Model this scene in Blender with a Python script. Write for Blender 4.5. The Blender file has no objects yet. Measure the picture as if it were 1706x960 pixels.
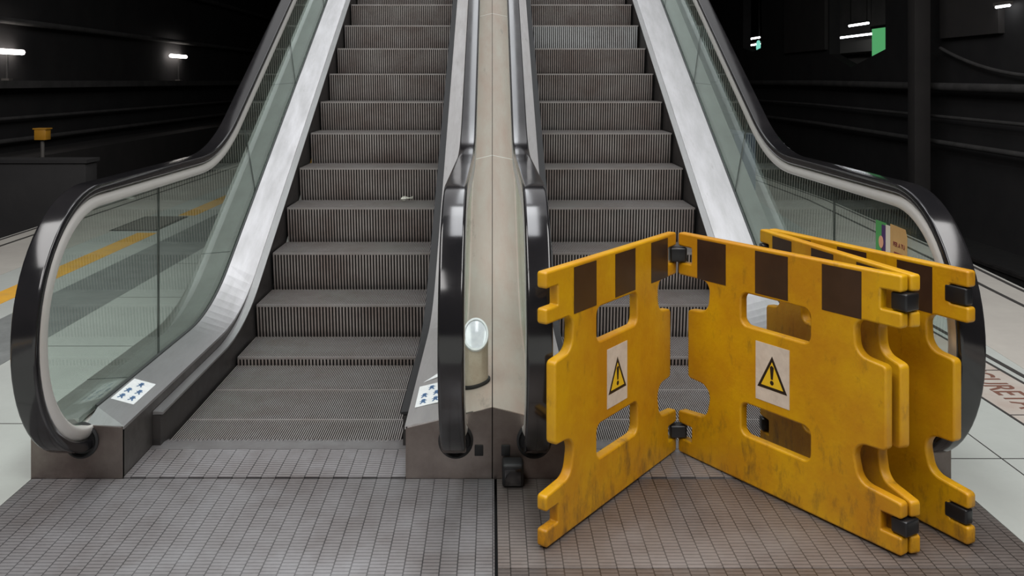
import bpy, bmesh, math, random
from mathutils import Vector, Matrix
random.seed(7)
S = bpy.context.scene
COL = S.collection
PI = math.pi
H = 1.552          # eye height of the photograph

# ------------------------------------------------------------------ materials
def mat(name, col, rough=0.5, metal=0.0, col2=None, nscale=6.0, lo=0.35, hi=0.65, rough2=None,
        bump=0.0, bscale=40.0, stretch=(1, 1, 1), col3=None, n3=2.0, lo3=.5, hi3=.7, coat=0.0, spec=0.5):
    m = bpy.data.materials.new(name); m.use_nodes = True
    nt = m.node_tree; b = nt.nodes['Principled BSDF']
    b.inputs['Base Color'].default_value = (*col, 1)
    b.inputs['Roughness'].default_value = rough
    b.inputs['Metallic'].default_value = metal
    b.inputs['Coat Weight'].default_value = coat
    b.inputs['Specular IOR Level'].default_value = spec
    if col2 or bump or col3:
        tc = nt.nodes.new('ShaderNodeNewGeometry')
        mp = nt.nodes.new('ShaderNodeMapping'); mp.inputs['Scale'].default_value = stretch
        nt.links.new(tc.outputs['Position'], mp.inputs['Vector'])
    if col2:
        nz = nt.nodes.new('ShaderNodeTexNoise'); nz.inputs['Scale'].default_value = nscale
        nz.inputs['Detail'].default_value = 8; nz.inputs['Roughness'].default_value = .65
        nt.links.new(mp.outputs['Vector'], nz.inputs['Vector'])
        rp = nt.nodes.new('ShaderNodeValToRGB')
        rp.color_ramp.elements[0].position = lo; rp.color_ramp.elements[1].position = hi
        rp.color_ramp.elements[0].color = (*col, 1); rp.color_ramp.elements[1].color = (*col2, 1)
        nt.links.new(nz.outputs['Fac'], rp.inputs['Fac'])
        out = rp.outputs['Color']
        if rough2 is not None:
            mr = nt.nodes.new('ShaderNodeMapRange')
            mr.inputs['From Min'].default_value = lo; mr.inputs['From Max'].default_value = hi
            mr.inputs['To Min'].default_value = rough; mr.inputs['To Max'].default_value = rough2
            nt.links.new(nz.outputs['Fac'], mr.inputs['Value'])
            nt.links.new(mr.outputs['Result'], b.inputs['Roughness'])
        if col3:
            n3n = nt.nodes.new('ShaderNodeTexNoise'); n3n.inputs['Scale'].default_value = n3
            n3n.inputs['Detail'].default_value = 10; n3n.inputs['Roughness'].default_value = .75
            nt.links.new(mp.outputs['Vector'], n3n.inputs['Vector'])
            r3 = nt.nodes.new('ShaderNodeMapRange')
            r3.inputs['From Min'].default_value = lo3; r3.inputs['From Max'].default_value = hi3
            nt.links.new(n3n.outputs['Fac'], r3.inputs['Value'])
            mx = nt.nodes.new('ShaderNodeMixRGB'); mx.inputs['Color2'].default_value = (*col3, 1)
            nt.links.new(r3.outputs['Result'], mx.inputs['Fac'])
            nt.links.new(out, mx.inputs['Color1']); out = mx.outputs['Color']
        nt.links.new(out, b.inputs['Base Color'])
    if bump:
        n2 = nt.nodes.new('ShaderNodeTexNoise'); n2.inputs['Scale'].default_value = bscale
        n2.inputs['Detail'].default_value = 6
        nt.links.new(mp.outputs['Vector'], n2.inputs['Vector'])
        bp = nt.nodes.new('ShaderNodeBump'); bp.inputs['Strength'].default_value = bump
        bp.inputs['Distance'].default_value = .01
        nt.links.new(n2.outputs['Fac'], bp.inputs['Height'])
        nt.links.new(bp.outputs['Normal'], b.inputs['Normal'])
    return m

def emit(name, col, s):
    m = bpy.data.materials.new(name); m.use_nodes = True
    b = m.node_tree.nodes['Principled BSDF']
    b.inputs['Base Color'].default_value = (*col, 1)
    b.inputs['Emission Color'].default_value = (*col, 1)
    b.inputs['Emission Strength'].default_value = s
    return m

def glass_mat(name, tint):
    m = bpy.data.materials.new(name); m.use_nodes = True
    nt = m.node_tree; nt.nodes.clear()
    o = nt.nodes.new('ShaderNodeOutputMaterial'); mx = nt.nodes.new('ShaderNodeMixShader')
    t = nt.nodes.new('ShaderNodeBsdfTransparent'); t.inputs['Color'].default_value = (*tint, 1)
    g = nt.nodes.new('ShaderNodeBsdfGlossy'); g.inputs['Roughness'].default_value = .0
    g.inputs['Color'].default_value = (.86, .95, .9, 1)
    f = nt.nodes.new('ShaderNodeFresnel'); f.inputs['IOR'].default_value = 1.42
    geo = nt.nodes.new('ShaderNodeNewGeometry')   # same reflectance from both sides of the pane
    mi = nt.nodes.new('ShaderNodeMath'); mi.operation = 'MULTIPLY_ADD'
    mi.inputs[1].default_value = 1 / 1.42 - 1.42; mi.inputs[2].default_value = 1.42
    # back faces are met from inside the pane: undo Cycles' own inversion of the IOR there
    inv = nt.nodes.new('ShaderNodeMix'); inv.data_type = 'FLOAT'
    inv.inputs[2].default_value = 1.42; inv.inputs[3].default_value = 1 / 1.42
    nt.links.new(geo.outputs['Backfacing'], inv.inputs[0])
    nt.links.new(inv.outputs[0], f.inputs['IOR'])
    # a film of grime on the pane
    d = nt.nodes.new('ShaderNodeBsdfDiffuse'); d.inputs['Color'].default_value = (.42, .5, .45, 1)
    mx2 = nt.nodes.new('ShaderNodeMixShader')
    nz = nt.nodes.new('ShaderNodeTexNoise'); nz.inputs['Scale'].default_value = 3; nz.inputs['Detail'].default_value = 8
    nt.links.new(geo.outputs['Position'], nz.inputs['Vector'])
    mr = nt.nodes.new('ShaderNodeMapRange'); mr.inputs['To Min'].default_value = .02; mr.inputs['To Max'].default_value = .08
    nt.links.new(nz.outputs['Fac'], mr.inputs['Value'])
    nt.links.new(mr.outputs['Result'], mx2.inputs['Fac'])
    nt.links.new(t.outputs[0], mx2.inputs[1]); nt.links.new(d.outputs[0], mx2.inputs[2])
    nt.links.new(f.outputs['Fac'], mx.inputs['Fac'])
    nt.links.new(mx2.outputs[0], mx.inputs[1]); nt.links.new(g.outputs[0], mx.inputs[2])
    nt.links.new(mx.outputs[0], o.inputs['Surface'])
    return m

def tread_plate_mat(name, base, groove, stain):
    """cast floor plate: columns of short ribs, .0565 wide, rows every .021"""
    m = bpy.data.materials.new(name); m.use_nodes = True
    nt = m.node_tree; N = nt.nodes; L = nt.links; b = N['Principled BSDF']
    geo = N.new('ShaderNodeNewGeometry'); sp = N.new('ShaderNodeSeparateXYZ')
    L.new(geo.outputs['Position'], sp.inputs[0])
    def mth(op, a, bb=None, cc=None):
        n = N.new('ShaderNodeMath'); n.operation = op
        for i, v in enumerate((a, bb, cc)):
            if v is None: continue
            if isinstance(v, (int, float)): n.inputs[i].default_value = v
            else: L.new(v, n.inputs[i])
        return n.outputs[0]
    cx = mth('DIVIDE', sp.outputs['X'], .0565)
    cx = mth('ADD', cx, 200.0)
    fx = mth('FRACT', cx)
    par = mth('FRACT', mth('MULTIPLY', mth('FLOOR', cx), .5))
    cy = mth('ADD', mth('DIVIDE', sp.outputs['Y'], .0205), mth('MULTIPLY', par, 1.0))
    fy = mth('FRACT', mth('ADD', cy, 50.0))
    sx = mth('LESS_THAN', fx, .07)
    sy = mth('LESS_THAN', fy, .23)
    g = mth('MAXIMUM', sx, mth('MULTIPLY', sy, .75))
    nz = N.new('ShaderNodeTexNoise'); nz.inputs['Scale'].default_value = 1.6; nz.inputs['Detail'].default_value = 9
    nz.inputs['Roughness'].default_value = .7
    L.new(geo.outputs['Position'], nz.inputs['Vector'])
    wear = N.new('ShaderNodeMapRange'); wear.inputs['From Min'].default_value = .36; wear.inputs['From Max'].default_value = .64
    L.new(nz.outputs['Fac'], wear.inputs['Value'])
    wr = N.new('ShaderNodeMapRange'); wr.inputs['To Min'].default_value = .55; wr.inputs['To Max'].default_value = 1
    L.new(wear.outputs[0], wr.inputs['Value'])
    g2 = mth('MULTIPLY', g, wr.outputs[0])
    mx = N.new('ShaderNodeMixRGB'); mx.inputs['Color1'].default_value = (*base, 1); mx.inputs['Color2'].default_value = (*stain, 1)
    L.new(wear.outputs[0], mx.inputs['Fac'])
    mx2 = N.new('ShaderNodeMixRGB'); mx2.inputs['Color2'].default_value = (*groove, 1)
    L.new(mx.outputs[0], mx2.inputs['Color1']); L.new(g2, mx2.inputs['Fac'])
    L.new(mx2.outputs[0], b.inputs['Base Color'])
    b.inputs['Metallic'].default_value = .55; b.inputs['Roughness'].default_value = .42
    bp = N.new('ShaderNodeBump'); bp.invert = True; bp.inputs['Strength'].default_value = .6; bp.inputs['Distance'].default_value = .004
    L.new(g, bp.inputs['Height']); L.new(bp.outputs['Normal'], b.inputs['Normal'])
    return m

def barrier_mat():
    m = mat('barrier_yellow', (.55, .295, .002), .40, 0, (.44, .19, .0012), 2.6, lo=.38, hi=.62, rough2=.5, bump=.12, bscale=60)
    nt = m.node_tree; N = nt.nodes; L = nt.links; b = N['Principled BSDF']
    src = b.inputs['Base Color'].links[0].from_socket
    geo = N.new('ShaderNodeNewGeometry'); sp = N.new('ShaderNodeSeparateXYZ'); L.new(geo.outputs['Position'], sp.inputs[0])
    mp = N.new('ShaderNodeMapping'); mp.inputs['Scale'].default_value = (1, 1, .4); L.new(geo.outputs['Position'], mp.inputs['Vector'])
    nz = N.new('ShaderNodeTexNoise'); nz.inputs['Scale'].default_value = 19; nz.inputs['Detail'].default_value = 10; nz.inputs['Roughness'].default_value = .72
    L.new(mp.outputs[0], nz.inputs['Vector'])
    hz = N.new('ShaderNodeMapRange')             # scuffs gather where trolleys and shoes hit: low down
    hz.inputs['From Min'].default_value = .30; hz.inputs['From Max'].default_value = .02
    hz.inputs['To Min'].default_value = 0; hz.inputs['To Max'].default_value = .11
    L.new(sp.outputs['Z'], hz.inputs['Value'])
    ad = N.new('ShaderNodeMath'); ad.operation = 'ADD'; L.new(nz.outputs['Fac'], ad.inputs[0]); L.new(hz.outputs[0], ad.inputs[1])
    mr = N.new('ShaderNodeMapRange'); mr.inputs['From Min'].default_value = .575; mr.inputs['From Max'].default_value = .80
    mr.inputs['To Max'].default_value = .85
    L.new(ad.outputs[0], mr.inputs['Value'])
    mx = N.new('ShaderNodeMixRGB'); mx.inputs['Color2'].default_value = (.09, .048, .012, 1)
    L.new(src, mx.inputs['Color1']); L.new(mr.outputs[0], mx.inputs['Fac']); L.new(mx.outputs[0], b.inputs['Base Color'])
    return m

M = {}
M['steel'] = mat('brushed_steel', (.52, .515, .52), .38, 1, (.45, .445, .445), 3, rough2=.46, stretch=(6, 1, 1), col3=(.34, .32, .30), n3=5, lo3=.60, hi3=.80)
M['steel_i'] = mat('bright_steel', (.74, .725, .72), .40, .95, (.64, .62, .61), 3, rough2=.48, stretch=(6, 1, 1), col3=(.40, .38, .35), n3=5, lo3=.60, hi3=.80)
M['steel_c'] = mat('worn_centre_steel', (.56, .50, .44), .40, .4, (.52, .40, .34), 2.2, rough2=.5, stretch=(3, .7, .7), col3=(.22, .19, .16), n3=4, lo3=.60, hi3=.80)
M['steel_dark'] = mat('dull_steel', (.20, .19, .18), .42, .9, (.11, .10, .095), 4, rough2=.5)
M['steel_base'] = mat('base_steel', (.24, .21, .19), .36, .9, (.15, .12, .11), 4, rough2=.45)
M['guide'] = mat('rail_guide_metal', (.86, .84, .80), .46, .75)
M['rubber'] = mat('black_rubber', (.009, .0088, .010), .10, 0, (.014, .013, .014), 3, rough2=.15, spec=.62)
M['black'] = mat('black_matt', (.012, .012, .013), .55)
M['skirt'] = mat('skirt_black', (.022, .021, .021), .38, .2, (.04, .036, .034), 6, rough2=.55)
M['rib'] = mat('step_rib', (.43, .40, .38), .42, .5, (.27, .22, .20), 3.5, rough2=.5, col3=(.33, .325, .31), n3=1.7, lo3=.56, hi3=.72)
M['ribpale'] = mat('step_rib_pale', (.60, .62, .62), .45, .3, (.36, .34, .33), 2.5, rough2=.5, lo=.45, hi=.7)
M['tread'] = mat('step_tread', (.33, .315, .305), .45, .5, (.25, .225, .21), 5, rough2=.55, col3=(.36, .35, .34), n3=22, lo3=.60, hi3=.75)
M['groove'] = mat('step_groove', (.022, .019, .018), .7)
M['plate'] = tread_plate_mat('landing_plate', (.36, .36, .37), (.05, .048, .05), (.235, .215, .21))
M['plate_brown'] = tread_plate_mat('landing_plate_worn', (.25, .225, .21), (.04, .034, .03), (.17, .14, .125))
M['comb'] = mat('comb_metal', (.27, .27, .27), .42, .6, (.2, .19, .19), 6)
M['glass'] = glass_mat('balustrade_glass', (.905, .955, .93))
M['seal'] = mat('joint_seal', (.03, .035, .033), .5)
M['clad'] = mat('outer_cladding', (.40, .42, .40), .45, .3, (.32, .33, .31), 3)
M['outdeck'] = mat('outer_deck_metal', (.42, .43, .41), .4, .7, (.33, .33, .31), 4)
M['blue'] = mat('blue_side_panel', (.03, .045, .085), .45, .0, (.022, .032, .06), 2)
M['yellow'] = barrier_mat()
M['tape'] = mat('dark_reflective_tape', (.030, .015, .009), .33, 0, (.044, .022, .013), 8)
M['hinge'] = mat('hinge_black', (.009, .009, .010), .35)
M['paper'] = mat('sticker_paper', (.62, .55, .47), .35, 0, (.52, .45, .38), 25)
M['white'] = mat('white_sticker', (.80, .82, .82), .4, 0, (.70, .73, .74), 60)
M['ink'] = mat('sticker_ink_blue', (.08, .16, .30), .5)
M['inkblack'] = mat('sticker_ink_black', (.012, .008, .006), .45)
M['signyellow'] = mat('sign_yellow', (.72, .46, .02), .4)
M['lens'] = mat('indicator_lens', (.74, .76, .80), .22, 0, (.60, .63, .68), 30, coat=.6)
M['beige'] = mat('beige_plastic', (.50, .43, .34), .45, 0, (.42, .34, .26), 20)
M['kraft'] = mat('kraft_card', (.62, .40, .16), .7, 0, (.55, .34, .13), 12)
M['cream'] = mat('cream_paper', (.74, .70, .60), .7)
M['green'] = mat('poster_green', (.08, .36, .10), .55)
M['purple'] = mat('poster_purple', (.07, .03, .13), .55)
M['skin'] = mat('poster_pink', (.75, .40, .25), .6)
M['printred'] = mat('print_brown', (.22, .05, .04), .6)
M['floor'] = mat('platform_paving', (.40, .42, .395), .55, 0, (.35, .365, .345), 1.3, rough2=.65, col3=(.24, .24, .22), n3=6, lo3=.62, hi3=.85, bump=.05)
M['floorpink'] = mat('platform_edge_stone', (.42, .40, .36), .6, 0, (.36, .335, .305), 1.5, rough2=.7, col3=(.24, .22, .20), n3=5, lo3=.62, hi3=.85)
M['floordark'] = mat('dark_tactile_strip', (.19, .20, .195), .6, 0, (.14, .147, .145), 6, bump=.3, bscale=60)
M['floorpit'] = mat('pit_floor', (.02, .02, .02), .8)
M['gap'] = mat('joint_dark', (.03, .027, .025), .8)
M['lineyellow'] = mat('yellow_floor_paint', (.72, .38, .03), .6, 0, (.60, .32, .05), 8, col3=(.34, .30, .20), n3=14, lo3=.58, hi3=.72)
M['tactile'] = mat('tactile_strip_stone', (.42, .39, .35), .65, 0, (.37, .31, .27), 5)
M['letters'] = mat('floor_letter_brown', (.15, .065, .045), .7)
M['track'] = mat('track_bed', (.02, .019, .018), .9, 0, (.012, .012, .012), 8)
M['wall'] = mat('sooty_wall', (.020, .019, .020), .85, 0, (.030, .028, .028), 1.2)
M['walllight'] = mat('sooty_render', (.048, .043, .041), .85, 0, (.036, .033, .032), 1.2)
M['hall'] = mat('hall_render', (.20, .185, .17), .85, 0, (.15, .14, .13), 1.2)
M['ledge'] = mat('dusty_ledge', (.095, .09, .088), .85, 0, (.06, .058, .056), 3)
M['lamp'] = emit('lamp_tube', (1.0, .93, .88), 9)
M['lampfar'] = emit('far_lamp_tube', (.95, .98, 1.0), 9)
M['signgreen'] = emit('lit_green_sign', (.10, .42, .16), .75)
M['signteal'] = emit('lit_teal_sign', (.25, .75, .62), .9)
M['boxyellow'] = mat('yellow_box_paint', (.55, .26, .02), .5)
M['post'] = mat('grey_post', (.12, .11, .10), .6)
M['foil'] = mat('crumpled_wrapper', (.42, .42, .38), .4, .2, (.2, .22, .16), 40)

# ------------------------------------------------------------------ helpers
def tag(o, label=None, cat=None, group=None, kind=None):
    if label: o['label'] = label
    if cat: o['category'] = cat
    if group: o['group'] = group
    if kind: o['kind'] = kind
    return o

def empty(name, loc, label, cat, group=None):
    o = bpy.data.objects.new(name, None); COL.objects.link(o); o.location = loc
    o.empty_display_size = .1
    return tag(o, label, cat, group)

def wloc(o):
    v = Vector((0, 0, 0))
    while o: v += o.location; o = o.parent
    return v

class MB:
    def __init__(s): s.v = []; s.f = []; s.mi = []
    def poly(s, pts, mi=0):
        n = len(s.v); s.v += [tuple(p) for p in pts]; s.f.append(tuple(range(n, n + len(pts)))); s.mi.append(mi)
    def box(s, x0, x1, y0, y1, z0, z1, mi=0):
        n = len(s.v)
        s.v += [(x, y, z) for z in (z0, z1) for y in (y0, y1) for x in (x0, x1)]
        for f in ((0, 2, 3, 1), (4, 5, 7, 6), (0, 1, 5, 4), (2, 6, 7, 3), (0, 4, 6, 2), (1, 3, 7, 5)):
            s.f.append(tuple(n + i for i in f)); s.mi.append(mi)
        return s
    def prism(s, pts, axis, a, b, mi=0):
        """extrude a closed outline along an axis: pts are the two other coordinates"""
        def P(p, t):
            return (t, p[0], p[1]) if axis == 'x' else (p[0], t, p[1]) if axis == 'y' else (p[0], p[1], t)
        n = len(s.v); k = len(pts)
        s.v += [P(p, a) for p in pts] + [P(p, b) for p in pts]
        s.f.append(tuple(range(n, n + k))[::-1]); s.mi.append(mi)
        s.f.append(tuple(range(n + k, n + 2 * k))); s.mi.append(mi)
        for i in range(k):
            j = (i + 1) % k
            s.f.append((n + i, n + j, n + k + j, n + k + i)); s.mi.append(mi)
        return s
    def rings(s, rings, cap=True, mi=0, closed=True):
        n = len(s.v); k = len(rings[0])
        for r in rings: s.v += [tuple(p) for p in r]
        for a in range(len(rings) - 1):
            for i in range(k if closed else k - 1):
                j = (i + 1) % k
                s.f.append((n + a * k + i, n + a * k + j, n + (a + 1) * k + j, n + (a + 1) * k + i)); s.mi.append(mi)
        if cap and closed:
            s.f.append(tuple(n + i for i in range(k))[::-1]); s.mi.append(mi)
            e = n + (len(rings) - 1) * k
            s.f.append(tuple(e + i for i in range(k))); s.mi.append(mi)
        return s
    def tube(s, pts, r, seg=10, mi=0):
        pts = [Vector(p) for p in pts]; R = []
        for i, p in enumerate(pts):
            t = (pts[min(i + 1, len(pts) - 1)] - pts[max(i - 1, 0)]).normalized()
            up = Vector((0, 0, 1)) if abs(t.z) < .9 else Vector((1, 0, 0))
            a = t.cross(up).normalized(); b = a.cross(t)
            R.append([p + r * (math.cos(2 * PI * k / seg) * a + math.sin(2 * PI * k / seg) * b) for k in range(seg)])
        return s.rings(R, mi=mi)
    def build(s, name, mats, parent=None, smooth=False, bevel=0, seg=2, local=False, angle=40):
        me = bpy.data.meshes.new(name)
        off = Vector((0, 0, 0)) if (local or parent is None) else wloc(parent)
        me.from_pydata([tuple(Vector(p) - off) for p in s.v], [], s.f)
        ml = mats if isinstance(mats, (list, tuple)) else [mats]
        for m in ml: me.materials.append(m)
        for p, i in zip(me.polygons, s.mi): p.material_index = i
        bm = bmesh.new(); bm.from_mesh(me)
        bmesh.ops.recalc_face_normals(bm, faces=bm.faces)
        if bevel:
            es = [e for e in bm.edges if len(e.link_faces) == 2 and e.calc_face_angle(0) > .5]
            bmesh.ops.bevel(bm, geom=es, offset=bevel, segments=seg, affect='EDGES', profile=.5, clamp_overlap=True)
        bm.to_mesh(me); bm.free()
        if smooth or bevel:
            for p in me.polygons: p.use_smooth = True
            me.set_sharp_from_angle(angle=math.radians(angle))
        o = bpy.data.objects.new(name, me); COL.objects.link(o)
        if parent: o.parent = parent
        return o

def curve_mesh(cu, name, m, parent, matrix=None):
    co = bpy.data.objects.new('tmp', cu); COL.objects.link(co)
    dg = bpy.context.evaluated_depsgraph_get(); dg.update()
    me = bpy.data.meshes.new_from_object(co.evaluated_get(dg))
    bpy.data.objects.remove(co); bpy.data.curves.remove(cu)
    me.name = name; me.materials.clear(); me.materials.append(m)
    for p in me.polygons: p.material_index = 0
    o = bpy.data.objects.new(name, me); COL.objects.link(o)
    if parent: o.parent = parent
    if matrix: o.matrix_local = matrix
    return o

def text(body, size, name, m, parent, matrix, ext=.0008):
    cu = bpy.data.curves.new('t', 'FONT'); cu.body = body; cu.size = size; cu.extrude = ext
    cu.align_x = 'LEFT'; cu.offset = size * .012
    return curve_mesh(cu, name, m, parent, matrix)

def struct(name, mb, m, **k):
    return tag(mb.build(name, m, **k), kind='structure')

def round_outline(pts):
    """pts: (u, v, radius) -> outline with filleted corners"""
    out = []; n = len(pts)
    for i in range(n):
        p = Vector(pts[i][:2]); r = pts[i][2]
        a = Vector(pts[i - 1][:2]); b = Vector(pts[(i + 1) % n][:2])
        if r <= 0: out.append(tuple(p)); continue
        da = (a - p); db = (b - p); la = da.length; lb = db.length
        da /= la; db /= lb
        ang = da.angle(db); t = min(r / math.tan(ang / 2), la * .49, lb * .49); rr = t * math.tan(ang / 2)
        c = p + (da + db).normalized() * (rr / math.sin(ang / 2))
        p0 = p + da * t; p1 = p + db * t
        a0 = math.atan2(p0.y - c.y, p0.x - c.x); a1 = math.atan2(p1.y - c.y, p1.x - c.x)
        d = (a1 - a0 + PI) % (2 * PI) - PI
        for k in range(7):
            q = a0 + d * k / 6
            out.append((c.x + rr * math.cos(q), c.y + rr * math.sin(q)))
    return out

# ------------------------------------------------------------------ escalator geometry
TAN = math.tan(math.radians(30))
RUN = .4; RISE = RUN * TAN
D1 = 4.949                       # nosing of the first step that rises
Y0 = 3.535                       # front of the bases
YE = 12.4                        # where the run is cut, well above the photo
def zN(d): return .461 + (d - 5.749) * TAN      # line through the nosings
def zf_(d, zf, h, R=1.4):
    dI = 5.749 + (zf - h - .461) / TAN
    a = dI - R * math.tan(math.radians(15)); e = a + R * .5
    if d <= a: return zf
    if d >= e: return zN(d) + h
    return zf + R - math.sqrt(R * R - (d - a) ** 2)
DS = [Y0, 3.64, 3.8, 4.0, 4.2] + [4.35 + .07 * i for i in range(24)] + [6.1, 7, 8, 9, 10, 11, YE]
def sweep(sec, ds=DS, R=1.4):
    return [[(x, d, zf_(d, zf, h, R)) for (x, zf, h) in sec] for d in ds]

RC = .515; CY = 3.6; CZ = .63; RAIL_H = .985
def rail_path():
    """(y, z, ny, nz): outer surface of the handrail with its outward normal"""
    P = [(4.0, CZ - RC, 0, -1), (3.8, CZ - RC, 0, -1)]
    for k in range(33):
        a = math.radians(-90 - 180 * k / 32)
        P.append((CY + RC * math.cos(a), CZ + RC * math.sin(a), math.cos(a), math.sin(a)))
    top = CZ + RC
    ds = [3.8, 4.1, 4.4] + [4.6 + .06 * i for i in range(22)] + [6.1, 6.6, 7.2, 8, 9, 10, 11, YE]
    for d in ds:
        z0 = zf_(d - .005, top, RAIL_H); z1 = zf_(d + .005, top, RAIL_H)
        t = Vector((.01, z1 - z0)).normalized()
        P.append((d, zf_(d, top, RAIL_H), -t.y, t.x))
    return P
RP = rail_path()
def rail_sweep(x, sec):
    return [[(x + dx, y + ny * o, z + nz * o) for (dx, o) in sec] for (y, z, ny, nz) in RP]

def step_mesh():
    mb = MB(); W = 1.0
    n = 106; p = W / n
    # tread cleats (run along Y)
    for i in range(n):
        x0 = -W / 2 + i * p; x1 = x0 + p * .52; x2 = x0 + p
        for (a, b, z) in ((x0, x1, 0), (x1, x2, -.009)):
            mb.poly([(a, 0, z), (b, 0, z), (b, RUN - .004, z), (a, RUN - .004, z)], 1 if z == 0 else 2)
        for xx in (x1, x2):
            mb.poly([(xx, 0, 0), (xx, RUN - .004, 0), (xx, RUN - .004, -.009), (xx, 0, -.009)], 2)
    # nosing edge
    n2 = 53; q = W / n2; dep = .012
    mb.box(-W / 2, W / 2, .0005, .012, -.012, -.0005, 1)
    # riser cleats (run down), slightly curved like a real riser
    prof = [(-.012, 0.0), (-.05, .006), (-.10, .014), (-.16, .024), (-.215, .036), (-.26, .048)]
    for i in range(n2):
        x0 = -W / 2 + i * q; x1 = x0 + q * .5; x2 = x0 + q
        for (za, ya), (zb, yb) in zip(prof[:-1], prof[1:]):
            mb.poly([(x0, ya, za), (x1, ya, za), (x1, yb, zb), (x0, yb, zb)], 0)
            mb.poly([(x1, ya + dep, za), (x2, ya + dep, za), (x2, yb + dep, zb), (x1, yb + dep, zb)], 2)
            mb.poly([(x1, ya, za), (x1, ya + dep, za), (x1, yb + dep, zb), (x1, yb, zb)], 2)
            mb.poly([(x2, ya, za), (x2, ya + dep, za), (x2, yb + dep, zb), (x2, yb, zb)], 2)
    # step body behind the cleats
    mb.box(-W / 2, W / 2, .03, RUN - .006, -.05, -.012, 2)
    return mb

STEP_ME = None
def add_steps(root, cx):
    global STEP_ME
    for n in range(-2, 20):
        z = 0 if n <= 0 else .043 if n == 1 else RISE * n - .232
        loc = Vector((cx, D1 + RUN * (n - 1), z)) - wloc(root)
        if STEP_ME is None:
            o = step_mesh().build('step', [M['rib'], M['tread'], M['groove']], root, local=True)
            STEP_ME = o.data
        else:
            o = bpy.data.objects.new('step', STEP_ME); COL.objects.link(o); o.parent = root
        o.location = loc
        if cx > 0 and n == 10:
            o.data = STEP_ME.copy(); o.data.materials[0] = M['ribpale']; o['label'] = 'step with a whitish worn riser'
    return

def pane_polys():
    joints = [(4.345, 4.345), (6.117, 5.78), (7.37, 7.033), (8.62, 8.283), (9.87, 9.533), (11.12, 10.783), (YE, YE)]
    top = CZ + RC - .082
    zt = lambda d: zf_(d, top, RAIL_H - .095)
    zb = lambda d: zf_(d, .236, .132)
    g = .003; out = []
    r = RC - .082
    # newel pane
    P = [(3.565, .236)]
    for k in range(25):
        a = math.radians(-97 - 173 * k / 24)
        P.append((CY + r * math.cos(a), CZ + r * math.sin(a)))
    P += [(d, zt(d)) for d in (3.9, 4.2, 4.345 - g)]
    P += [(d, zb(d)) for d in (4.345 - g, 4.1, 3.8)]
    out.append(P)
    for (b0, t0), (b1, t1) in zip(joints[:-1], joints[1:]):
        N = 14
        tp = [(t0 + g + (t1 - t0 - 2 * g) * i / N) for i in range(N + 1)]
        bt = [(b0 + g + (b1 - b0 - 2 * g) * i / N) for i in range(N + 1)]
        out.append([(d, zt(d)) for d in tp] + [(d, zb(d)) for d in reversed(bt)])
    return out, joints, zt, zb

RAIL_SEC = [(-.030, -.040), (-.040, -.038), (-.0445, -.030), (-.0455, -.018), (-.0448, -.007), (-.042, -.0022), (-.0385, -.0004), (-.034, 0), (0, .0002),
            (.034, 0), (.0385, -.0004), (.042, -.0022), (.0448, -.007), (.0455, -.018), (.0445, -.030), (.040, -.038), (.030, -.040), (0, -.034)]
GUIDE_SEC = [(-.022, -.036), (-.030, -.046), (-.040, -.060), (-.046, -.072), (-.047, -.082), (-.042, -.090), (-.008, -.092),
             (.008, -.092), (.042, -.090), (.047, -.082), (.046, -.072), (.040, -.060), (.030, -.046), (.022, -.036)]

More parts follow.
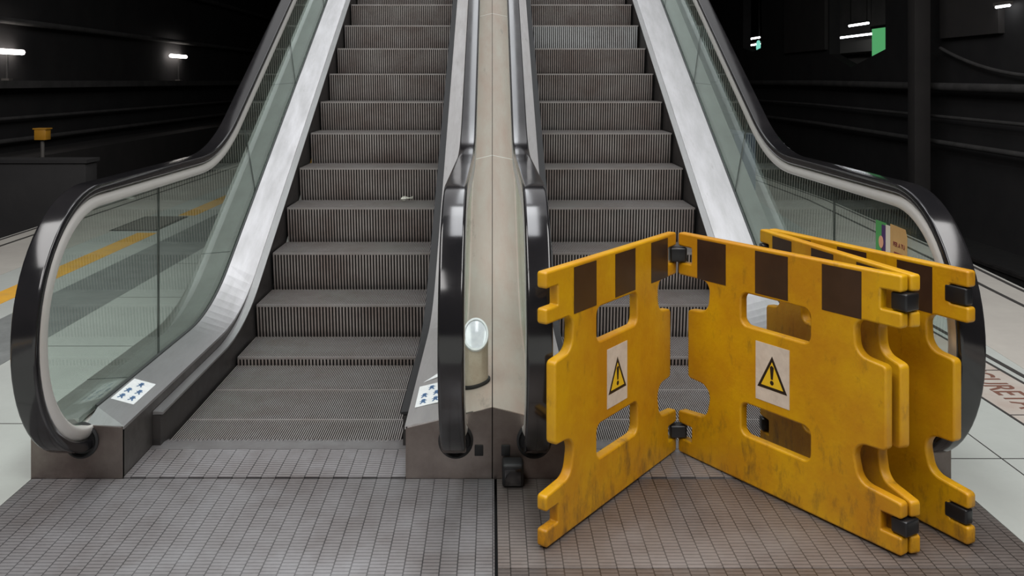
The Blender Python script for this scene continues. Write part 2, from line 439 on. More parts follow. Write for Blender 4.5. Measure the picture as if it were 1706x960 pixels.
def side(root, sgn, x_fascia, x_skirt, xg, x_end, centre, trim):
    """one balustrade. sgn: +1 when the deck rises towards +X. x_end: outer edge of the base"""
    s = sgn
    # deck on the step side of the glass
    zi, hi_ = .205, .072; zo, ho = .243, .140
    xd = xg - s * .016
    dm = trim
    rings = sweep([(x_fascia - s * .004, zi, hi_), (xd, zo, ho), (xd, zo - .008, ho - .008), (x_fascia - s * .004, zi - .012, hi_ - .012)])
    r0 = rings[0]
    for i in (() if centre else (1, 2)): r0[i] = (r0[i][0], r0[i][1], r0[i][2] - .032)
    deck = MB().rings(rings).build('inner_deck', dm, root)
    # vertical fascia between deck and skirt
    MB().rings(sweep([(x_fascia, zi - .002, hi_ - .004), (x_fascia + s * .006, zi - .002, hi_ - .004), (x_fascia + s * .006, -.03, -.20), (x_fascia, -.03, -.20)])).build('fascia', M['steel_dark'], root)
    dsk = [3.84] + [d for d in DS if d > 3.9]
    MB().rings(sweep([(x_skirt, .135, .048), (x_fascia - s * .001, .135, .048), (x_fascia - s * .001, -.04, -.26), (x_skirt, -.04, -.26)], dsk)).build('skirt_panel', M['skirt'], root)
    MB().rings(sweep([(x_skirt - s * .010, .149, .060), (x_fascia - s * .002, .152, .064), (x_fascia - s * .002, .137, .049), (x_skirt - s * .010, .139, .051)], dsk)).build('skirt_guard', M['black'] if centre else M['steel'], root)
    # gasket along the glass foot
    MB().rings(sweep([(xd, zo + .006, ho + .006), (xg - s * .006, zo + .010, ho + .010), (xg - s * .006, zo - .01, ho - .01), (xd, zo - .01, ho - .01)], DS[1:])).build('glass_gasket', M['seal'], root)
    if centre: MB().rings(sweep([(xg + s * .005, .246, .145), (xg + s * .014, .246, .145), (xg + s * .014, .226, .125), (xg + s * .005, .226, .125)], DS[1:])).build('glass_trim', M['steel_c'], root)
    # the far side of the glass: outer deck, or the shared centre deck
    if centre:
        a, b = .246, .280
        ha, hb = .145, .175
        MB().rings(sweep([(xg + s * .014, a, ha), (x_end, b, hb), (x_end, b - .02, hb - .02), (xg + s * .014, a - .02, ha - .02)])).build('centre_deck', M['steel_c'], root)
        for d in (6.42, 8.42):
            MB().rings(sweep([(xg + s * .016, a + .0012, ha + .0012), (x_end, b + .0012, hb + .0012), (x_end, b, hb), (xg + s * .016, a, ha)], [d, d + .005])).build('deck_seam', M['guide'], root)
        top = [(x_fascia, .0), (x_end, .0), (x_end, .278), (x_fascia, .197)]
    else:
        MB().rings(sweep([(xg + s * .012, .236, .120), (x_end, .226, .105), (x_end, .206, .085), (xg + s * .012, .216, .10)])).build('outer_deck', M['outdeck'], root)
        for d in (4.02, 5.6, 7.4):
            MB().rings(sweep([(xg + s * .02, .2375, .1215), (x_end, .2275, .1065), (x_end, .226, .105), (xg + s * .02, .236, .12)], [d, d + .006])).build('deck_joint', M['seal'], root)
        R = sweep([(x_end, .216, .095), (x_end - s * .01, .216, .095)])
        rr = []
        for ring in R:
            z = max(0.004, ring[0][2] - 1.1)
            rr.append(ring + [(ring[1][0], ring[1][1], z), (ring[0][0], ring[0][1], z)])
        MB().rings(rr).build('side_cladding', M['clad'], root)
        top = [(x_fascia, .0), (x_end, .0), (x_end, .222), (xg + s * .03, .232), (xg, .205), (xd, .210), (x_fascia, .20)]
    base = MB().prism(top, 'y', Y0 - .004, Y0 + .012).build('base_front', M['steel_base'], root)
    # rubber mouth where the handrail runs into the base
    mb = MB(); rings = []
    for (r, y) in ((.068, Y0 + .004), (.068, Y0 - .012), (.060, Y0 - .016), (.054, Y0 - .012), (.054, Y0 - .006)):
        rings.append([(xg + r * math.cos(2 * PI * k / 32), y, .152 + 1.02 * r * math.sin(2 * PI * k / 32)) for k in range(32)])
    mb.rings(rings).build('handrail_inlet', M['black'], root, smooth=True)
    if centre:
        xs = x_end - s * .05
        MB().box(xs - .017, xs + .017, Y0 - .010, Y0, .092, .134).build('sensor_window', M['black'], root, bevel=.003)
    # handrail and its metal guide
    hr = MB().rings(rail_sweep(xg, RAIL_SEC)).build('handrail', M['rubber'], root, smooth=True, angle=60)
    MB().rings(rail_sweep(xg, GUIDE_SEC)).build('handrail_guide', M['guide'], root, smooth=True, angle=60)
    polys, joints, zt, zb = pane_polys()
    for P in polys:
        MB().prism(P, 'x', xg - .005, xg + .005).build('glass_panel', M['glass'], root)
    mb = None
    for (b, t) in joints[:-1]:
        pb = Vector((b, zb(b))); pt = Vector((t, zt(t)))
        MB().prism([(pb.x - .003, pb.y), (pb.x + .003, pb.y), (pt.x + .003, pt.y), (pt.x - .003, pt.y)], 'x', xg - .0045, xg + .0045).build('pane_joint', M['seal'], root)
    return deck

def sticker(deck, x0, x1, y0, y1, zA, zB, root):
    """a white pictogram label lying on the sloped flat part of a deck; zA at x0, zB at x1"""
    z = lambda x: zA + (zB - zA) * (x - x0) / (x1 - x0)
    mb = MB(); e = .0012
    mb.poly([(x0, y0, z(x0) + e), (x1, y0, z(x1) + e), (x1, y1, z(x1) + e), (x0, y1, z(x0) + e)])
    st = mb.build('safety_sticker', M['white'], deck)
    e = .0018; mb = MB()
    def P(u, v): x = x0 + (x1 - x0) * u; return (x, y0 + (y1 - y0) * v, z(x) + e)
    def disc(u, v, r):
        mb.poly([P(u + r * math.cos(k * PI / 6), v + r * .42 * math.sin(k * PI / 6)) for k in range(12)])
    def bar(u0, v0, u1, v1, w):
        d = Vector((u1 - u0, v1 - v0)); nrm = Vector((-d.y, d.x)).normalized() * w
        mb.poly([P(u0 + nrm.x, v0 + nrm.y * .5), P(u1 + nrm.x, v1 + nrm.y * .5), P(u1 - nrm.x, v1 - nrm.y * .5), P(u0 - nrm.x, v0 - nrm.y * .5)])
    for (u, v) in ((.27, .2), (.72, .2), (.27, .48), (.72, .50), (.5, .80)):
        disc(u, v + .075, .085); bar(u, v + .05, u, v - .03, .07)
        bar(u - .02, v - .02, u - .1, v - .09, .035); bar(u + .02, v - .02, u + .1, v - .09, .035)
        bar(u - .13, v + .02, u + .13, v + .035, .028)
        mb.build('pictogram', M['ink'], st); mb = MB()
    return st

# left escalator
GL_O, GL_I = -1.60, -.142
GR_I, GR_O = .163, 1.64
eL = empty('escalator', (-.89, 5.0, 0), 'left escalator with open view of its dark ribbed steps, no barrier in front', 'escalator')
dL = side(eL, -1, -1.440, -1.405, GL_O, -1.797, False, M['steel'])
dLi = side(eL, 1, -.337, -.378, GL_I, -.0015, True, M['steel_i'])
add_steps(eL, -.891)
eR = empty('escalator', (.872, 5.0, 0), 'right escalator with its foot closed off by the yellow barrier', 'escalator')
dRi = side(eR, -1, .327, .366, GR_I, .0025, True, M['steel_i'])
dRo = side(eR, 1, 1.425, 1.390, GR_O, 1.788, False, M['steel'])
add_steps(eR, .878)
sticker(dL, -1.575, -1.48, 3.74, 3.99, .2405, .2155, eL)
sticker(dLi, -.318, -.205, 3.72, 3.975, .2095, .236, eL)
mb = MB(); mb.poly([(-.305, 4.02, .2145), (-.20, 4.075, .2385), (-.20, 4.125, .2385), (-.25, 4.10, .227)])
mb.build('torn_sticker', M['white'], dLi)
# comb plates
for root, x0, x1 in ((eL, -1.438, -.339), (eR, .329, 1.423)):
    cp = MB().rings([[(x, d, z) for (x, z) in ((x0, -.03), (x1, -.03), (x1, zt), (x0, zt))] for d, zt in ((Y0 + .003, .006), (3.80, .007), (3.905, .003))]).build('comb_plate', M['plate'], root)
    MB().rings([[(x, d, z) for (x, z) in ((x0, 0), (x1, 0), (x1, zt), (x0, zt))] for d, zt in ((3.80, .0085), (3.885, .006), (3.90, .002))]).build('comb_strip', M['comb'], cp)
    mb = MB(); n = 53; q = (x1 - x0 - .07) / n
    for i in range(n):
        a = x0 + .035 + i * q
        mb.rings([[(a, y, z0), (a + q * .45, y, z0), (a + q * .45, y, z1), (a, y, z1)] for y, z0, z1 in ((3.89, -.01, .005), (3.925, -.008, .0005))])
    tag(mb.build('comb_teeth', M['comb'], cp), kind='stuff')
# blue panel enclosing the space under the right escalator
MB().box(1.83, 1.99, 6.85, 12.2, .0, 1.15).build('side_panel', M['blue'], eR)

# ------------------------------------------------------------------ landing plates
pl = MB().box(-1.792, .008, 1.9, Y0 - .006, -.03, .003).build('landing_plate', M['plate'], bevel=.002)
tag(pl, 'grey ribbed metal floor plate at the foot of the left escalator', 'floor plate')
pr = empty('landing_plate', (.9, 2.6, 0), 'grey ribbed metal floor plate under the yellow barrier', 'floor plate')
MB().box(.018, 1.782, 2.885, Y0 - .006, -.03, .003).build('plate_section', M['plate_brown'], pr, bevel=.002)
MB().box(.018, 1.782, 1.9, 2.880, -.03, .003).build('plate_section', M['plate_brown'], pr, bevel=.002)

# ------------------------------------------------------------------ indicator post on the centre deck
ip = empty('indicator_post', (-.070, 3.86, .262), 'short beige post with slanted round white lens on the centre deck', 'indicator light')
mb = MB(); r = .052; rings = []
cx, cy = -.070, 3.86
def cut(y): return .418 + (y - (cy - r)) * 1.02
for lo in (0, 1):
    rr = r * (1 if lo else 1.03)
    rings.append([(cx + rr * math.cos(2 * PI * k / 40), cy + rr * math.sin(2 * PI * k / 40),
                   (cut(cy + r * math.sin(2 * PI * k / 40)) if lo else .2635 + .2656 * rr * math.cos(2 * PI * k / 40))) for k in range(40)])
mb.rings(rings).build('post_body', M['beige'], ip, smooth=True, angle=50)
def disc_ring(f, up):
    return [(cx + r * f * math.cos(2 * PI * k / 40), cy + r * f * math.sin(2 * PI * k / 40) - up * .7, cut(cy + r * f * math.sin(2 * PI * k / 40)) + up * .7) for k in range(40)]
MB().rings([disc_ring(1.04, -.010), disc_ring(1.06, .001), disc_ring(1.03, .008), disc_ring(.90, .009), disc_ring(.88, .003)], cap=False).build('bezel', M['white'], ip, smooth=True)
MB().rings([disc_ring(.89, .001), disc_ring(.88, .004), disc_ring(.6, .008), disc_ring(.25, .010), disc_ring(.02, .0105)]).build('lens', M['lens'], ip, smooth=True, angle=60)
MB().rings([disc_ring(1.015, -.055), disc_ring(1.035, -.056), disc_ring(1.035, -.062), disc_ring(1.015, -.063)], cap=False).build('collar', M['beige'], ip, smooth=True)
mb = MB(); mb.rings([[(cx + q * math.cos(2 * PI * k / 32), cy + q * math.sin(2 * PI * k / 32), .2632 + z + .2656 * math.cos(2 * PI * k / 32) * q) for k in range(32)] for q, z in ((.062, 0), (.062, .010), (.053, .013))]).build('foot_seal', M['black'], ip, smooth=True)

# small black rubber box on the floor at the middle
bx = empty('rubber_stop', (.078, 3.47, .003), 'small black rubber block on the floor between the two escalators', 'rubber block')
MB().box(.038, .120, 3.445, 3.525, .003, .092).build('block', M['black'], bx, bevel=.012, seg=3)
MB().box(.047, .111, 3.438, 3.447, .014, .080).build('face_plate', M['rubber'], bx, bevel=.004)

# crumpled wrapper on a step of the left escalator
mb = MB(); bm_pts = []
n = 5; zt = RISE * 4 - .232
rg = []
for i in range(9):
    a = i / 8
    rg.append([(-.645 + .085 * a + random.uniform(-.004, .004), 6.45 - .012 * a + .016 * math.cos(t * PI / 3) + random.uniform(-.005, .005),
                zt + .022 + .012 * math.sin(t * PI / 3) * (1 + .6 * math.sin(a * 7)) + .008 * a) for t in range(6)])
w = mb.rings(rg).build('crumpled_wrapper', M['foil']); tag(w, 'small crumpled wrapper lying on a step of the left escalator', 'litter')

# ------------------------------------------------------------------ folding barrier
bar = empty('folding_barrier', (1.0, 3.4, .004), 'yellow plastic folding barrier of four hinged panels with dark stripes and warning signs', 'barrier')
TH = .038; PL = 1.0; PH = .912
def panel(p0, p1, front_sign, stripes, signs, ends):
    """p0,p1: floor points of the visible face; front_sign +1: that face looks to the right of p0->p1"""
    p0 = Vector(p0); p1 = Vector(p1); d = (p1 - p0); L = d.length; d /= L
    nrm = Vector((d.y, -d.x)) * front_sign          # visible face normal
    c0 = p0 - nrm * (TH / 2)
    # local axes: x along panel, y up, z = out of the visible face
    X = Vector((d.x, d.y, 0)); Y = Vector((0, 0, 1)); Z = X.cross(Y)
    Mx = Matrix(((X.x, Y.x, Z.x, 0), (X.y, Y.y, Z.y, 0), (X.z, Y.z, Z.z, 0), (0, 0, 0, 1)))
    Mx.translation = Vector((c0.x, c0.y, .0092)) - wloc(bar)
    zs = 1 if Z.xy.dot(nrm) > 0 else -1
    def o(u): return u * L
    half = [(.14, .0, .008), (.86, .0, .008)]
    R = [(1, 0, .012), (1, .060, .010), (.925, .060, .004), (.925, .120, .004), (1, .120, .010), (1, .172, .014),
         (.845, .186, .05), (.815, .316, .05), (.945, .322, .018), (.945, .602, .018), (.835, .615, .05), (.825, .737, .04),
         (1, .737, .012), (1, .790, .010), (.925, .790, .004), (.925, .856, .004), (1, .856, .010), (1, PH, .010)]
    Lf = [(1 - u, v, r) for (u, v, r) in reversed(R)]
    pts = round_outline([(o(u), v, r) for (u, v, r) in R + Lf])
    holes = [round_outline([(o(a), b0, .03), (o(a2), b0, .03), (o(a2), b1, .03), (o(a), b1, .03)])
             for (a, a2, b0, b1) in ((.335, .65, .603, .728), (.335, .65, .182, .306))]
    cu = bpy.data.curves.new('p', 'CURVE'); cu.dimensions = '2D'; cu.fill_mode = 'BOTH'
    bv = .007
    cu.extrude = TH / 2 - bv; cu.bevel_depth = bv; cu.bevel_resolution = 2; cu.offset = -bv
    for loop in [pts] + holes:
        sp = cu.splines.new('POLY'); sp.points.add(len(loop) - 1); sp.use_cyclic_u = True
        for q, (x, y) in zip(sp.points, loop): q.co = (x, y, 0, 1)
    po = curve_mesh(cu, 'barrier_panel', M['yellow'], bar, Mx)
    for p in po.data.polygons: p.use_smooth = True
    po.data.set_sharp_from_angle(angle=math.radians(35))
    zf = zs * (TH / 2 + .0006); zb = zs * (TH / 2 + .0002)
    for (a, b) in stripes:
        mb = MB()
        for sgn in (1, -1):
            mb.box(o(a), o(b), .739, PH - .012, sgn * zf - .0004 if sgn * zf > 0 else sgn * zf - .0004, sgn * zf + .0006)
        mb.build('stripe', M['tape'], po, local=True)
    if signs:
        a, b, v0, v1 = .408, .562, .342, .560
        st = MB(); z0 = zs * (TH / 2); z1 = zs * (TH / 2 + .0014)
        st.box(o(a), o(b), v0, v1, min(z0, z1), max(z0, z1))
        so = st.build('warning_sign', M['paper'], po, local=True)
        uc = o((a + b) / 2); w = o(b - a) * .44; vb, vt = .392, .392 + w * 1.85
        def tri(k, z, nm, m):
            c = vb + (vt - vb) / 3
            pts = [(uc - w * k, c + (vb - c) * k), (uc + w * k, c + (vb - c) * k), (uc, c + (vt - c) * k)]
            t = MB(); t.prism(pts, 'z', zs * (TH / 2 + .0014), zs * (TH / 2 + z)); return t.build(nm, m, so, local=True)
        tri(1.0, .0020, 'triangle_border', M['inkblack'])
        tri(.74, .0026, 'triangle_field', M['signyellow'])
        t = MB(); hgt = vt - vb; za, zc = zs * (TH / 2 + .0026), zs * (TH / 2 + .0032)
        t.prism([(uc - .0045, vb + hgt * .32), (uc + .0045, vb + hgt * .32), (uc + .009, vb + hgt * .68), (uc, vb + hgt * .73), (uc - .009, vb + hgt * .68)], 'z', za, zc)
        t.prism([(uc + .0085 * math.cos(k * PI / 6), vb + hgt * .22 + .0085 * math.sin(k * PI / 6)) for k in range(12)], 'z', za, zc)
        t.build('exclamation_mark', M['inkblack'], so, local=True)
    return po

A0, A1 = (.178, 2.985), (.770, 3.786)
B0, B1 = (.774, 3.779), (1.325, 2.933)
C0, C1 = (1.140, 3.865), (1.362, 2.948)
D0, D1_ = (1.178, 3.872), (1.578, 3.004)
panel(A0, A1, 1, ((.175, .33), (.47, .63), (.765, .915)), True, None)
panel(B0, B1, 1, ((.11, .26), (.405, .555), (.70, .855)), True, None)
panel(C0, C1, 1, ((.11, .26), (.405, .555), (.70, .855)), False, None)
panel(D0, D1_, 1, ((.11, .26), (.405, .555), (.70, .855)), False, None)
def hinge(x, y, rot, w, dpt, rows=((.793, .853), (.064, .116))):
    for (z0, z1) in rows:
        mb = MB().box(-w / 2, w / 2, -dpt / 2, dpt / 2, z0, z1)
        o = mb.build('hinge', M['hinge'], bar, local=True, bevel=.008, seg=3)
        o.location = Vector((x, y, .0092)) - wloc(bar); o.rotation_euler = (0, 0, rot)
hinge(.772, 3.772, 0, .070, .050)
hinge(1.352, 2.968, math.atan2(-.85, .5), .060, .070)
hinge(1.172, 3.85, 0, .066, .046)
hinge(1.572, 3.055, math.atan2(-.9, .44), .085, .036)

# ------------------------------------------------------------------ poster on the right glass
po = empty('glass_poster', (GR_O - .009, 3.70, .66), 'torn colourful poster taped to the right glass behind the barrier', 'poster')
xg = GR_O - .0065
def strip(y0, y1, z0, z1, x, m, nm, chamf=0, th=.002):
    P = [(y0, z0), (y1, z0), (y1, z1 - chamf), (y1 + chamf * .5, z1), (y0, z1 + .003)] if chamf else [(y0, z0), (y1, z0), (y1, z1), (y0, z1)]
    return MB().prism(P, 'x', x - th, x).build(nm, m, po)
strip(3.855, 3.755, .66, .962, xg, M['green'], 'green_panel')
pp = strip(3.793, 3.742, .66, .952, xg - .0022, M['purple'], 'purple_panel')
MB().prism([(3.797 + .022 * math.cos(k * PI / 8), .878 + .026 * math.sin(k * PI / 8)) for k in range(16)], 'x', xg - .0054, xg - .0042).build('pink_shape', M['skin'], pp)
strip(3.748, 3.665, .66, .958, xg - .0044, M['cream'], 'cream_panel')
kr = strip(3.70, 3.552, .66, .966, xg - .0066, M['kraft'], 'kraft_panel', chamf=.03)
mt = Matrix(((0, 0, -1, 0), (-1, 0, 0, 0), (0, 1, 0, 0), (0, 0, 0, 1)))
def wall_text(body, size, y, z, nm, m):
    T = mt.copy(); T.translation = Vector((xg - .0092, y, z)) - wloc(kr)
    return text(body, size, nm, m, kr, T)
wall_text('PER A TU', .025, 3.672, .886, 'lettering', M['printred'])
MB().box(xg - .0092, xg - .0086, 3.585, 3.665, .856, .863).build('printed_line', M['printred'], kr)

# ------------------------------------------------------------------ platform, paint and trackside
fl = MB()
def quad_strip(mb, L, R, z0, z1, mi=0):
    """L,R lists of (x,y) along the edge"""
    rings = []
    for (a, b) in zip(L, R):
        rings.append([(a[0], a[1], z0), (b[0], b[1], z0), (b[0], b[1], z1), (a[0], a[1], z1)])
    mb.rings(rings, mi=mi)
YS = (-6, 2, 4.5, 6.8, 7.9, 11.8, 14.9, 34)
def edge(y, off=0):   # right platform edge is slightly curved
    P = [(-6, 3.2), (2, 3.5), (4.5, 3.78), (6.8, 3.98), (7.9, 4.1), (11.8, 4.39), (14.9, 4.40), (34, 4.4)]
    for (a, xa), (b, xb) in zip(P[:-1], P[1:]):
        if a <= y <= b: return xa + (xb - xa) * (y - a) / (b - a) - off
struct('floor', MB().box(-4.85, -1.797, -6, 34, -.4, 0, 0), M['floor'])
mb = MB(); quad_strip(mb, [(1.787, y) for y in YS], [(edge(y), y) for y in YS], -.4, 0)
struct('floor', mb, M['floor'])
struct('floor', MB().box(-1.797, 1.787, -6, 34, -.5, -.06), M['floorpit'])
struct('floor', MB().box(-1.797, 1.787, -6, 1.895, -.06, 0), M['floor'])
struct('floor', MB().box(-14, 14, -6, 45, -1.4, -1.1), M['track'])
struct('trim_1', MB().box(-4.84, -3.93, -6, 34, 0, .0015), M['floorpink'])
mb = MB(); quad_strip(mb, [(edge(y, .95), y) for y in YS], [(edge(y, .01), y) for y in YS], 0, .0015)
struct('trim_2', mb, M['floorpink'])
mb = MB()
for x in (-4.62, -4.80): mb.box(x - .018, x + .018, -6, 34, .0015, .003)
struct('trim_3', mb, M['gap'])
mb = MB()
for o_ in (.27, .05): quad_strip(mb, [(edge(y, o_ + .018), y) for y in YS], [(edge(y, o_ - .018), y) for y in YS], .0015, .003)
struct('trim_4', mb, M['gap'])
struct('trim_5', MB().box(-3.205, -2.685, -6, 30, 0, .002), M['floordark'])
mb = MB(); mb.box(-3.62, -3.42, -6, 9.25, 0, .0022); mb.box(-3.62, -3.42, 10.45, 30, 0, .0022)
struct('trim_6', mb, M['lineyellow'])
# right warning strip with its lettering
mb = MB(); mb.box(2.40, 2.72, -6, 30, 0, .002)
ts = struct('trim_7', mb, M['tactile'])
mb = MB(); mb.box(2.715, 2.735, -6, 30, 0, .003); mb.box(2.775, 2.805, -6, 30, 0, .003); mb.box(2.392, 2.404, -6, 30, 0, .003)
for y in (3.2, 4.15, 4.85, 5.9, 7): mb.box(2.60, 2.72, y, y + .012, 0, .0026)
for y in (3.0, 4.2): mb.box(2.40, 2.50, y, y + .010, 0, .0026)
struct('trim_8', mb, M['gap'])
T = Matrix(((0, 1, 0, 2.50), (-.72, 0, 0, 4.97), (0, 0, 1, .0026), (0, 0, 0, 1)))
tx = text('SEGURETAT', .20, 'floor_lettering', M['letters'], None, T)
tag(tx, 'brown painted word on the warning strip along the right platform', 'floor lettering')
# paving joints beside the escalators
mb = MB()
for y in (2.9, 4.1, 5.3, 6.5, 7.7, 8.9): mb.box(-2.68, -1.80, y, y + .006, 0, .001)
pass
for y in (3.72, 4.9, 6.1): mb.box(1.79, 2.39, y, y + .006, 0, .001)
mb.box(2.09, 2.096, -2, 6, 0, .001)
struct('trim_9', mb, M['gap'])
g = empty('floor_grating', (-3.71, 9.86, 0), 'dark metal floor grating set in the yellow line on the left platform', 'grating')
MB().box(-3.96, -3.47, 9.37, 10.35, .0, .006).build('grating_frame', M['skirt'], g)
mb = MB()
for i in range(18): mb.box(-3.93, -3.50, 9.41 + i * .052, 9.435 + i * .052, .006, .012)
mb.build('bars', M['post'], g)

# walls and far structures
struct('wall_left', MB().box(-9.4, -9.0, -6, 45, -1.2, 7.6), M['wall'])
struct('wall_back', MB().box(-9.4, 14, 45, 45.4, -1.2, 7.6), M['wall'])
struct('ceiling', MB().box(-9.4, 14, -6, 45.4, 7.6, 7.9), M['wall'])
mb = MB()
V1 = [(18.44, 2.2), (20.2, 1.86), (21.5, 2.19)]
V2 = [(26.9, 2.55), (27.8, 2.45), (28.9, 2.6)]
X0, X1 = 8.0, 8.25
mb.prism([(-6, -1.2), (45, -1.2), (45, 2.0), (28.9, 2.0), (28.9, 2.6), (27.8, 2.45), (26.9, 2.55), (26.9, 1.7), (21.5, 1.7), (21.5, 2.19), (20.2, 1.86), (18.44, 2.2), (18.44, 1.7), (-6, 1.7)], 'x', X0, X1)
mb.box(X0, X1, -6, 18.44, 1.7, 7.6); mb.box(X0, X1, 21.5, 26.9, 1.7, 7.6); mb.box(X0, X1, 28.9, 45, 2.0, 7.6)
mb.box(X0, X1, 18.44, 21.5, 4.6, 7.6); mb.box(X0, X1, 26.9, 28.9, 4.6, 7.6)
struct('wall_right', mb, M['wall'])
struct('wall_far', MB().box(13.6, 14, -6, 45, -1.2, 7.6), M['hall'])
# lighter render panels and pillar on the right wall
struct('trim_10', MB().box(7.92, 8.0, 21.6, 24.6, 2.3, 7.5), M['walllight'])
struct('trim_11', MB().box(7.90, 8.0, 14.15, 16.0, 2.3, 7.5), M['walllight'])
p = MB().box(7.32, 7.6, 15.7, 15.98, -1.1, 7.6).build('pillar', M['walllight'], bevel=.02); tag(p, kind='structure')
for z, r, lab in ((1.42, .075, 'thick grey pipe along the right tunnel wall, topmost'), (.90, .03, 'thin grey pipe along the right tunnel wall, middle one'), (.45, .045, 'grey pipe along the right tunnel wall, lowest one')):
    tag(MB().tube([(7.75, -2, z - .06), (7.8, 12, z), (7.85, 22, z + .08), (7.85, 40, z + .08)], r).build('wall_pipe', M['ledge'], smooth=True), lab, 'pipe', 'pipes on the right tunnel wall')
pts = [(7.86, 15.9 - 3.2 * t, 2.13 - .52 * (1 - (1 - t) ** 2)) for t in [i / 10 for i in range(11)]]
tag(MB().tube(pts, .03).build('wall_cable', M['ledge'], smooth=True), 'dark cable sagging along the right tunnel wall beyond the pillar', 'cable')
# lamps seen through the openings
def tube_lamp(x, y0, y1, z, lab, grp, m=M['lampfar'], r=.03):
    t = empty('wall_lamp' if x < 8 else 'ceiling_lamp', (x, (y0 + y1) / 2, z), lab, 'lamp', grp)
    MB().tube([(x, y0, z), (x, y1, z)], r).build('tube', m, t, smooth=True)
    MB().box(x - .05, x + .05, y0, y1, z + r, z + r + .05).build('lamp_housing', M['post'], t)
    if x > 8:
        for yy in (y0 + .1, y1 - .1): MB().tube([(x, yy, z + r + .05), (x, yy, 7.6)], .012, 6).build('hanger', M['post'], t)
G = 'fluorescent lamps beyond the right tunnel wall'
tube_lamp(10.5, 25.3, 26.65, 3.17, 'upper white tube lamp inside the pointed opening on the right', G)
tube_lamp(11.5, 27.4, 30.8, 2.98, 'long lower white tube lamp inside the pointed opening on the right', G)
tube_lamp(9.5, 32.2, 34.2, 3.10, 'upper tube lamp inside the narrow opening on the right', G)
tube_lamp(9.9, 33.5, 35.5, 2.92, 'lower tube lamp inside the narrow opening on the right', G)
tube_lamp(7.85, 13.75, 14.12, 2.70, 'short tube lamp high at the right edge of the photo', G, r=.018)
sg = empty('green_sign', (8.45, 19.5, 2.2), 'lit green sign in the pointed opening on the right', 'sign')
MB().box(8.40, 8.46, 19.26, 20.05, 1.9, 2.70).build('sign_face', M['signgreen'], sg)
MB().box(8.38, 8.48, 19.22, 20.09, 2.70, 2.76).build('sign_frame', M['black'], sg)
st_ = empty('teal_sign', (8.6, 29.5, 2.5), 'small round teal lit sign in the narrow opening on the right', 'sign')
mb = MB(); R1 = [[(8.6 + dx, 29.35 + .19 * math.cos(2 * PI * k / 24), 2.68 + .19 * math.sin(2 * PI * k / 24)) for k in range(24)] for dx in (0, .04)]
mb.rings(R1).build('sign_face', M['signteal'], st_)
# inside of the far hall
tag(MB().box(12.6, 13.5, 29.0, 38.0, 2.55, 2.95).build('wall_board', M['post']), 'pale horizontal board deep inside the pointed opening', 'board')
tag(MB().tube([(9.2, 22.0, 1.8), (9.6, 21.6, 2.35)], .03).build('handrail_post', M['ledge']), 'thin slanted rail inside the pointed opening', 'rail')

# left trackside
for z, r, lab in ((4.05, .07, 'faint grey pipe highest on the left tunnel wall'), (2.66, .06, 'grey pipe on the left tunnel wall above the lamps'), (.86, .035, 'thin grey pipe on the left tunnel wall below the lamp ledge'), (.45, .045, 'lowest grey pipe on the left tunnel wall')):
    tag(MB().tube([(-8.88, -2, z), (-8.88, 44, z)], r).build('wall_pipe', M['ledge'], smooth=True), lab, 'pipe', 'pipes on the left tunnel wall')
struct('trim_12', MB().box(-9.0, -8.75, -6, 45, 1.42, 1.56), M['ledge'])
struct('trim_13', MB().box(-9.0, -8.0, -6, 45, -1.1, .22), M['walllight'])
def post_lamp(y0, y1, z, lab):
    t = empty('tunnel_lamp', (-8.86, (y0 + y1) / 2, 1.56), lab, 'lamp', 'white tube lamps on the left tunnel wall')
    MB().tube([(-8.86, y0, z), (-8.86, y1, z)], .05).build('tube', M['lamp'], t, smooth=True)
    ym = (y0 + y1) / 2
    MB().tube([(-8.86, ym, 1.56), (-8.86, ym, z - .05)], .022).build('lamp_post', M['ledge'], t, smooth=True)
    MB().box(-8.93, -8.79, ym - .07, ym + .07, 1.56, 1.60).build('lamp_foot', M['post'], t)
post_lamp(16.0, 17.1, 2.09, 'nearer white tube lamp on a post at the left edge of the photo')
post_lamp(25.0, 26.2, 2.25, 'farther white tube lamp on a post against the left tunnel wall')
yb = empty('signal_box', (-6.5, 13.1, -1.1), 'small yellow box on a post beside the left track', 'signal box')
MB().box(-6.585, -6.415, 13.02, 13.18, .70, .86).build('box_housing', M['boxyellow'], yb, bevel=.012)
MB().box(-6.60, -6.40, 13.01, 13.19, .855, .872).build('box_lid', M['boxyellow'], yb)
MB().tube([(-6.5, 13.1, -1.1), (-6.5, 13.1, .70)], .028).build('post', M['post'], yb, smooth=True)
cb = empty('trackside_block', (-6.8, 11.5, -1.1), 'dark concrete block beside the left track below the yellow box', 'block')
MB().box(-7.9, -5.20, 11.6, 11.95, -1.1, .50).build('block_body', M['wall'], cb, bevel=.03)
MB().box(-7.9, -5.18, 11.58, 11.97, .50, .545).build('block_lid', M['wall'], cb)
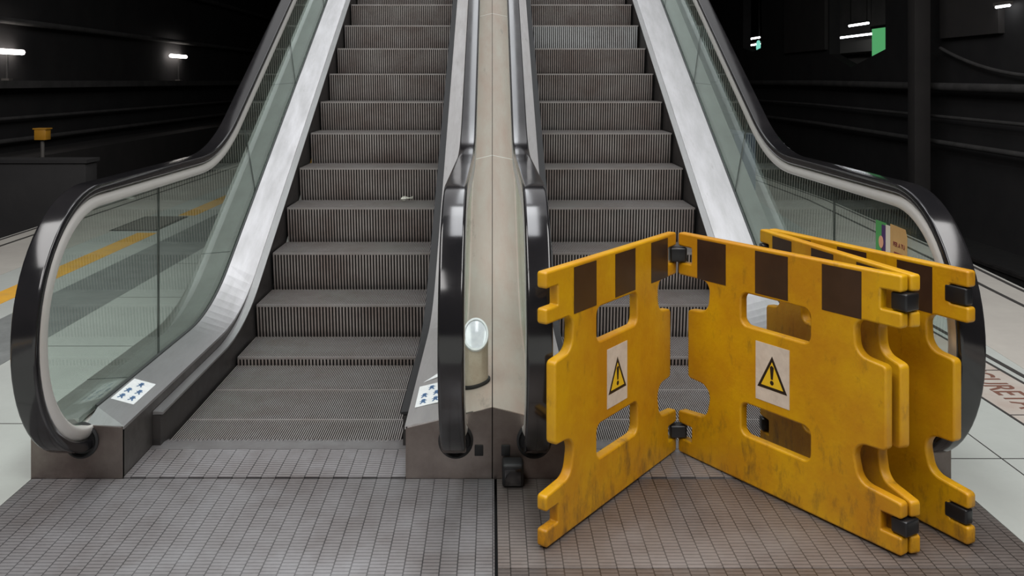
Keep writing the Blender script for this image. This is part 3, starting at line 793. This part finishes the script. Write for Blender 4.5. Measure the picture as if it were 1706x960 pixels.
for side_x, grp in ((-6.0, 'rails of the left track'), (-7.45, 'rails of the left track'), (5.3, 'rails of the right track'), (6.75, 'rails of the right track')):
    y0 = 13.7 if side_x < 0 else -5
    tag(MB().prism([(side_x - .07, -1.1), (side_x + .07, -1.1), (side_x + .012, -1.07), (side_x + .012, -.98), (side_x + .036, -.97), (side_x + .036, -.93), (side_x - .036, -.93), (side_x - .036, -.97), (side_x - .012, -.98), (side_x - .012, -1.07)], 'y', y0, 44).build('track_rail', M['skirt']),
        {-6.0: 'nearer steel rail of the left track', -7.45: 'farther steel rail of the left track by the wall', 5.3: 'nearer steel rail of the right track', 6.75: 'farther steel rail of the right track by the wall'}[side_x], 'rail', grp)

# ------------------------------------------------------------------ light
def area(name, loc, size, power, col, rot=(0, 0, 0)):
    l = bpy.data.lights.new(name, 'AREA'); l.shape = 'RECTANGLE'; l.size, l.size_y = size
    l.energy = power; l.color = col
    o = bpy.data.objects.new(name, l); COL.objects.link(o); o.location = loc; o.rotation_euler = rot
    return o
def lit(L, a, b): return L * a * b * PI
area('overhead_light', (0, 9.8, 7.5), (7.0, 9.6), lit(.80, 7, 9.6), (.985, .985, 1.0))
area('overhead_light', (0, 4.4, 7.35), (1.1, 4.2), lit(8.5, 1.1, 4.2), (.95, .97, 1.0))
for sx in (-1, 1):
    area('overhead_light', (sx * 3.5, 1.0, 7.4), (3.4, 6.0), lit(7.2, 3.4, 6), (1.0, .985, .97))
    area('overhead_light', (sx * 3.0, -4.6, 7.4), (3.4, 4.4), lit(8.8, 3.4, 4.4), (1.0, .975, .96))  # unseen fill pair added behind the camera to brighten surfaces facing it
area('overhead_light', (0, 10.6, 7.3), (.6, 7.0), lit(3.4, .6, 7.0), (.93, .96, 1.0))
w = bpy.data.worlds.new('world'); S.world = w; w.use_nodes = True
w.node_tree.nodes['Background'].inputs[0].default_value = (.5, .5, .55, 1)
w.node_tree.nodes['Background'].inputs[1].default_value = .04

# ------------------------------------------------------------------ camera
cam = bpy.data.cameras.new('camera'); co = bpy.data.objects.new('camera', cam); COL.objects.link(co)
co.location = (0, 0, H); co.rotation_euler = (PI / 2, 0, 0)
cam.sensor_width = 36; cam.sensor_fit = 'HORIZONTAL'; cam.lens = 1510 / 1706 * 36
cam.shift_x = (853 - 820) / 1706; cam.shift_y = -(480 - 135) / 1706
cam.clip_start = .05; cam.clip_end = 200
S.camera = co
S.view_settings.view_transform = 'Standard'; S.view_settings.look = 'None'
S.view_settings.exposure = 0.0; S.view_settings.gamma = 1.0; S.view_settings.use_curve_mapping = False
